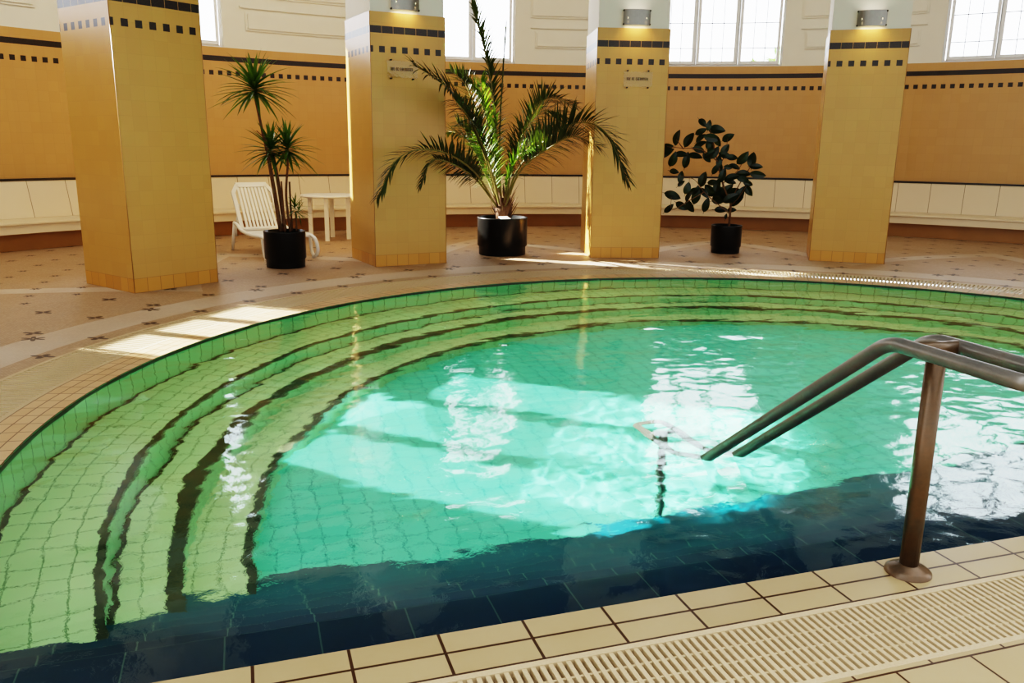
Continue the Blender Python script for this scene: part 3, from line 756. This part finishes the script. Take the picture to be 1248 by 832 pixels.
mb.build('stem', M['brown_cane'], fi)
for k, (cx_, cy_, an, ln) in enumerate(LV):
    dep = rs.uniform(-.22, .22); c = pf(cx_, cy_, dep); L_ = ln * .2284 / PX3 * 1.2; wd = L_ * rs.uniform(.22, .29)
    a = math.radians(an); tilt = rs.uniform(-.5, .5); d = (rt3 * cos(a) + Vector((0, 0, 1)) * sin(a) + fw3 * tilt * .6).normalized()
    nrm = (-fw3 + Vector((0, 0, 1)) * rs.uniform(-.1, .6) + rt3 * rs.uniform(-.4, .4)).normalized(); s_ = d.cross(nrm).normalized(); nrm = s_.cross(d).normalized()
    mb = MB(); n = 8; rows = []
    for q in range(n + 1):
        t_ = q / n; w_ = wd * (sin(pi * t_ ** .85) ** .75 if 0 < t_ < 1 else 0) + .0005
        p = c + d * (t_ - .5) * L_ - nrm * (.10 * L_ * (2 * t_ - 1) ** 2)
        rows.append((p - s_ * w_ + nrm * w_ * .2, p, p + s_ * w_ + nrm * w_ * .2))
    for A_, B_ in zip(rows[:-1], rows[1:]):
        mb.face([A_[0], A_[1], B_[1], B_[0]], smooth=True); mb.face([A_[1], A_[2], B_[2], B_[1]], smooth=True)
    base = rows[0][1]; mb.tube([base, base - d * .03], .003, 5)
    mb.build('leaf', M['rubber_leaf'], fi)

# ---------------------------------------------------------------- sun lounger (local: x across, y from foot to head)
lg = empty('sun_lounger', (.62, 9.22, 0), math.atan2(.33, .94))
tag(lg, 'white plastic sun lounger with raised slatted back beside the first pillar', 'sun lounger')
WL = .34
for sg in (-1, 1):
    mb = MB(); X0 = sg * WL
    side = smooth_path([(X0, .02, .05), (X0, -.03, .14), (X0, .04, .26), (X0, .22, .31), (X0, .6, .30), (X0, 1.0, .33), (X0, 1.18, .40), (X0, 1.30, .42)], 6)
    mb.tube(side, .026, 8)
    mb.tube(smooth_path([(X0, .02, .05), (X0, .10, .03), (X0, .17, .08), (X0, .20, .18), (X0, .22, .29)], 6), .024, 8)
    mb.build('side_rail', M['white_plastic'], lg)
    mb = MB(); mb.tube([(X0, 1.28, .42), (X0 * 1.02, 1.42, .02)], [.03, .022], 8); mb.build('leg', M['white_plastic'], lg)
    mb = MB(); mb.tube([(X0, .10, .03), (X0, .13, .0)], .024, 8); mb.build('foot', M['white_plastic'], lg)
mb = MB(); mb.box(-WL, WL, .16, .22, .285, .315); mb.box(-WL, WL, 1.02, 1.10, .325, .355)
for k in range(7): mb.box(-WL + .02, WL - .02, .26 + k * .108, .26 + k * .108 + .085, .30, .322)
mb.build('seat_slats', M['white_plastic'], lg)
Mb = Matrix.Translation((0, 1.10, .34)) @ Matrix.Rotation(math.radians(58), 4, 'X')
mb = MB(); HB = .74; wb = .30
def bar(x0, y0, x1, y1, w=.02, d=.016):
    a = Vector((x0, y0, 0)); b = Vector((x1, y1, 0)); t_ = (b - a).normalized(); s_ = Vector((-t_.y, t_.x, 0)) * w / 2
    q = [a - s_, b - s_, b + s_, a + s_]; up = Vector((0, 0, d))
    T = [Mb @ (p + up) for p in q]; U = [Mb @ (p - up) for p in q]
    mb.face(T); mb.face(U[::-1])
    for k in range(4): mb.face([U[k], U[(k + 1) % 4], T[(k + 1) % 4], T[k]])
bar(-wb, 0, wb, 0, .05); 
for sg in (-1, 1): bar(sg * wb, 0, sg * (wb - .01), HB * .82, .055); bar(sg * (wb - .01), HB * .80, sg * (wb - .09), HB * .97, .055)
bar(-wb + .07, HB * .96, wb - .07, HB * .96, .075)
nS = 9
for k in range(nS):
    x = -wb + .055 + (2 * wb - .11) * (k + .5) / nS; bar(x, .0, x * .93, HB * .95, (2 * wb - .11) / nS * .62, .008)
mb.build('backrest', M['white_plastic'], lg)
for sg in (-1, 1):
    mb = MB(); mb.tube([Mb @ Vector((sg * .24, .42, -.02)), (sg * .28, 1.42, .30), (sg * .30, 1.36, .22)], .014, 6)
    mb.build('back_support', M['white_plastic'], lg)

# ---------------------------------------------------------------- round table
tb = empty('round_table', (1.36, 11.75, 0), .55)
tag(tb, 'round white plastic table in front of the bench, behind the sunlit pillar', 'table')
mb = MB(); mb.lathe([(0, .735), (.44, .735), (.46, .728), (.465, .715), (.46, .700), (.44, .695), (.43, .70), (0, .705)], 48); mb.build('table_top', M['white_plastic'], tb)
for k in range(4):
    a = pi / 4 + k * pi / 2; mb = MB(); c_, s_ = cos(a), sin(a)
    mb.box(-.033, .033, -.033, .033, 0, .70, Matrix.Translation((.31 * c_, .31 * s_, 0)) @ Matrix.Rotation(a, 4, 'Z')); mb.build('leg', M['white_plastic'], tb, bevel=.008)

# ---------------------------------------------------------------- trees and house outside the windows
def tree(x, y, h, r, seed, label):
    root = empty('street_tree', (x, y, 0)); tag(root, label, 'tree', 'trees outside the windows')
    mb = MB(); mb.tube([(0, 0, 0), (.1, 0, h * .5), (0, .1, h * .9)], [.22, .16, .06], 8); mb.build('trunk', M['brown_cane'], root)
    rs = random.Random(seed); mb = MB()
    for k in range(900):
        v = Vector((rs.gauss(0, 1), rs.gauss(0, 1), rs.gauss(0, 1))).normalized() * r * rs.uniform(.45, 1); c = Vector((0, 0, h)) + Vector((v.x, v.y, v.z * .8))
        d = Vector((rs.gauss(0, 1), rs.gauss(0, 1), rs.gauss(0, 1))); strap(mb, c, d, .45, .13, .3, 2, .2)
    mb.build('crown', M['tree_leaf'], root)
M['tree_leaf'] = m_leaf('street_tree_leaf', (.10, .26, .06), (.28, .45, .12), .5, .4)

for az, d_, h_, r_, sd, lb in ((.622, 26, 3.75, .62, 1, 'bright green treetop seen through the window nearest the rubber plant, at its right edge'), (.583, 30, 3.75, .55, 2, 'smaller green treetop seen through the window above the rubber plant, further left')):
    tree(d_ * sin(az), -2.37 + d_ * cos(az), h_, r_, sd, lb)
# ================================================================== CAMERA, LIGHT
cam = bpy.data.cameras.new('camera'); co = link(bpy.data.objects.new('camera', cam)); SC.camera = co
cam.sensor_width = 36; cam.lens = 1010.05 / 1248 * 36; cam.clip_end = 300
pt_, ro = .232, .0126
F0 = Vector((sin(YAW) * cos(pt_), cos(YAW) * cos(pt_), -sin(pt_))); Rr = Vector((cos(YAW), -sin(YAW), 0)); U = Rr.cross(F0)
R2v = Rr * cos(ro) + U * sin(ro); U2 = -Rr * sin(ro) + U * cos(ro)
m3 = Matrix((R2v, U2, -F0)).transposed(); co.matrix_world = Matrix.Translation(CAM) @ m3.to_4x4()

w = bpy.data.worlds.new('daylight'); SC.world = w; w.use_nodes = True; nt = w.node_tree
bg = nt.nodes['Background']; bg.inputs[0].default_value = (.93, .96, 1, 1)
tc = nt.nodes.new('ShaderNodeTexCoord'); sx = nt.nodes.new('ShaderNodeSeparateXYZ'); nt.links.new(tc.outputs['Generated'], sx.inputs[0])
mr = nt.nodes.new('ShaderNodeMapRange'); mr.inputs[1].default_value = -.25; mr.inputs[2].default_value = .35; mr.inputs[3].default_value = 1.15; mr.inputs[4].default_value = 7.5
nt.links.new(sx.outputs[1], mr.inputs[0]); nt.links.new(mr.outputs[0], bg.inputs[1])
for k in range(7):  # added overhead fill for the far wall and floor, kept out of reflections
    al = bpy.data.lights.new('added_fill_light', 'AREA'); al.shape = 'DISK'; al.size = 1.6; al.energy = 62 - 6.5 * k; al.color = (1, .86, .66)
    lo = link(bpy.data.objects.new('added_fill_light', al)); lo.visible_glossy = False; lo.location = polar(HALL, 8.6, -1.05 + k * .35, CEIL - .15)

sun = bpy.data.lights.new('sun', 'SUN'); sun.energy = 38; sun.angle = .009; sun.color = (1, .94, .84)
so = link(bpy.data.objects.new('sun', sun)); el = math.radians(27)
dirv = Vector((.785 * cos(el), -.62 * cos(el), -sin(el))); so.rotation_euler = dirv.to_track_quat('-Z', 'Y').to_euler()
sun.cycles.is_caustics_light = True
# added lights just under the water: general pool fill and sun patches
def add_pool_light(x, y, sx_, sy_, rz, energy, color, spread, shape='RECTANGLE', noise=False, z=-.035):
    L_ = bpy.data.lights.new('added_pool_light', 'AREA'); L_.shape = shape; L_.size = sx_; L_.size_y = sy_; L_.energy = energy; L_.color = color; L_.spread = spread
    o = link(bpy.data.objects.new('added_pool_light', L_)); o.location = (x, y, z); o.rotation_euler = (0, 0, rz)
    if noise:
        L_.use_nodes = True; n_ = L_.node_tree; em = n_.nodes['Emission']; ge = n_.nodes.new('ShaderNodeNewGeometry')
        mp = n_.nodes.new('ShaderNodeMapping'); mp.inputs['Scale'].default_value = (sx_ * 1.0, sy_ * 1.6, 1); n_.links.new(ge.outputs['Parametric'], mp.inputs[0])
        no = n_.nodes.new('ShaderNodeTexNoise'); no.inputs['Scale'].default_value = 2.2; no.inputs['Detail'].default_value = 3; no.inputs['Distortion'].default_value = .6; n_.links.new(mp.outputs[0], no.inputs[0])
        m_ = n_.nodes.new('ShaderNodeMapRange'); m_.inputs[1].default_value = .34; m_.inputs[2].default_value = .62; m_.inputs[3].default_value = .12; m_.inputs[4].default_value = 1.3
        n_.links.new(no.outputs[0], m_.inputs[0]); n_.links.new(m_.outputs[0], em.inputs['Strength'])
    return o
add_pool_light(POOL[0], POOL[1] + .4, 8.6, 8.6, 0, 45, (.9, 1, .95), pi, 'DISK', z=-.05)
av = Vector((.776, -.63, 0)); bv = Vector((.63, .776, 0)); c0 = Vector((1.45, 3.05, 0)); rz_ = math.atan2(av.y, av.x)
for off, al_, ln_ in ((-.42, .15, 2.5), (.36, .25, 2.8), (1.12, .55, 2.5)):  # added bands standing in for window sun on the pool floor
    p = c0 + bv * off + av * al_; add_pool_light(p.x, p.y, ln_, .54, rz_, ln_ * .54 * 270, (1, .93, .90), math.radians(4), noise=True)
water.cycles.is_caustics_caster = True
for o in bpy.data.objects:
    if o.parent == basin: o.cycles.is_caustics_receiver = True

SC.view_settings.view_transform = 'Filmic'; SC.view_settings.look = 'Very High Contrast'
SC.view_settings.exposure = .15
SC.cycles.max_bounces = 10; SC.cycles.transparent_max_bounces = 12; SC.cycles.sample_clamp_indirect = 6
SC.cycles.use_denoising = True
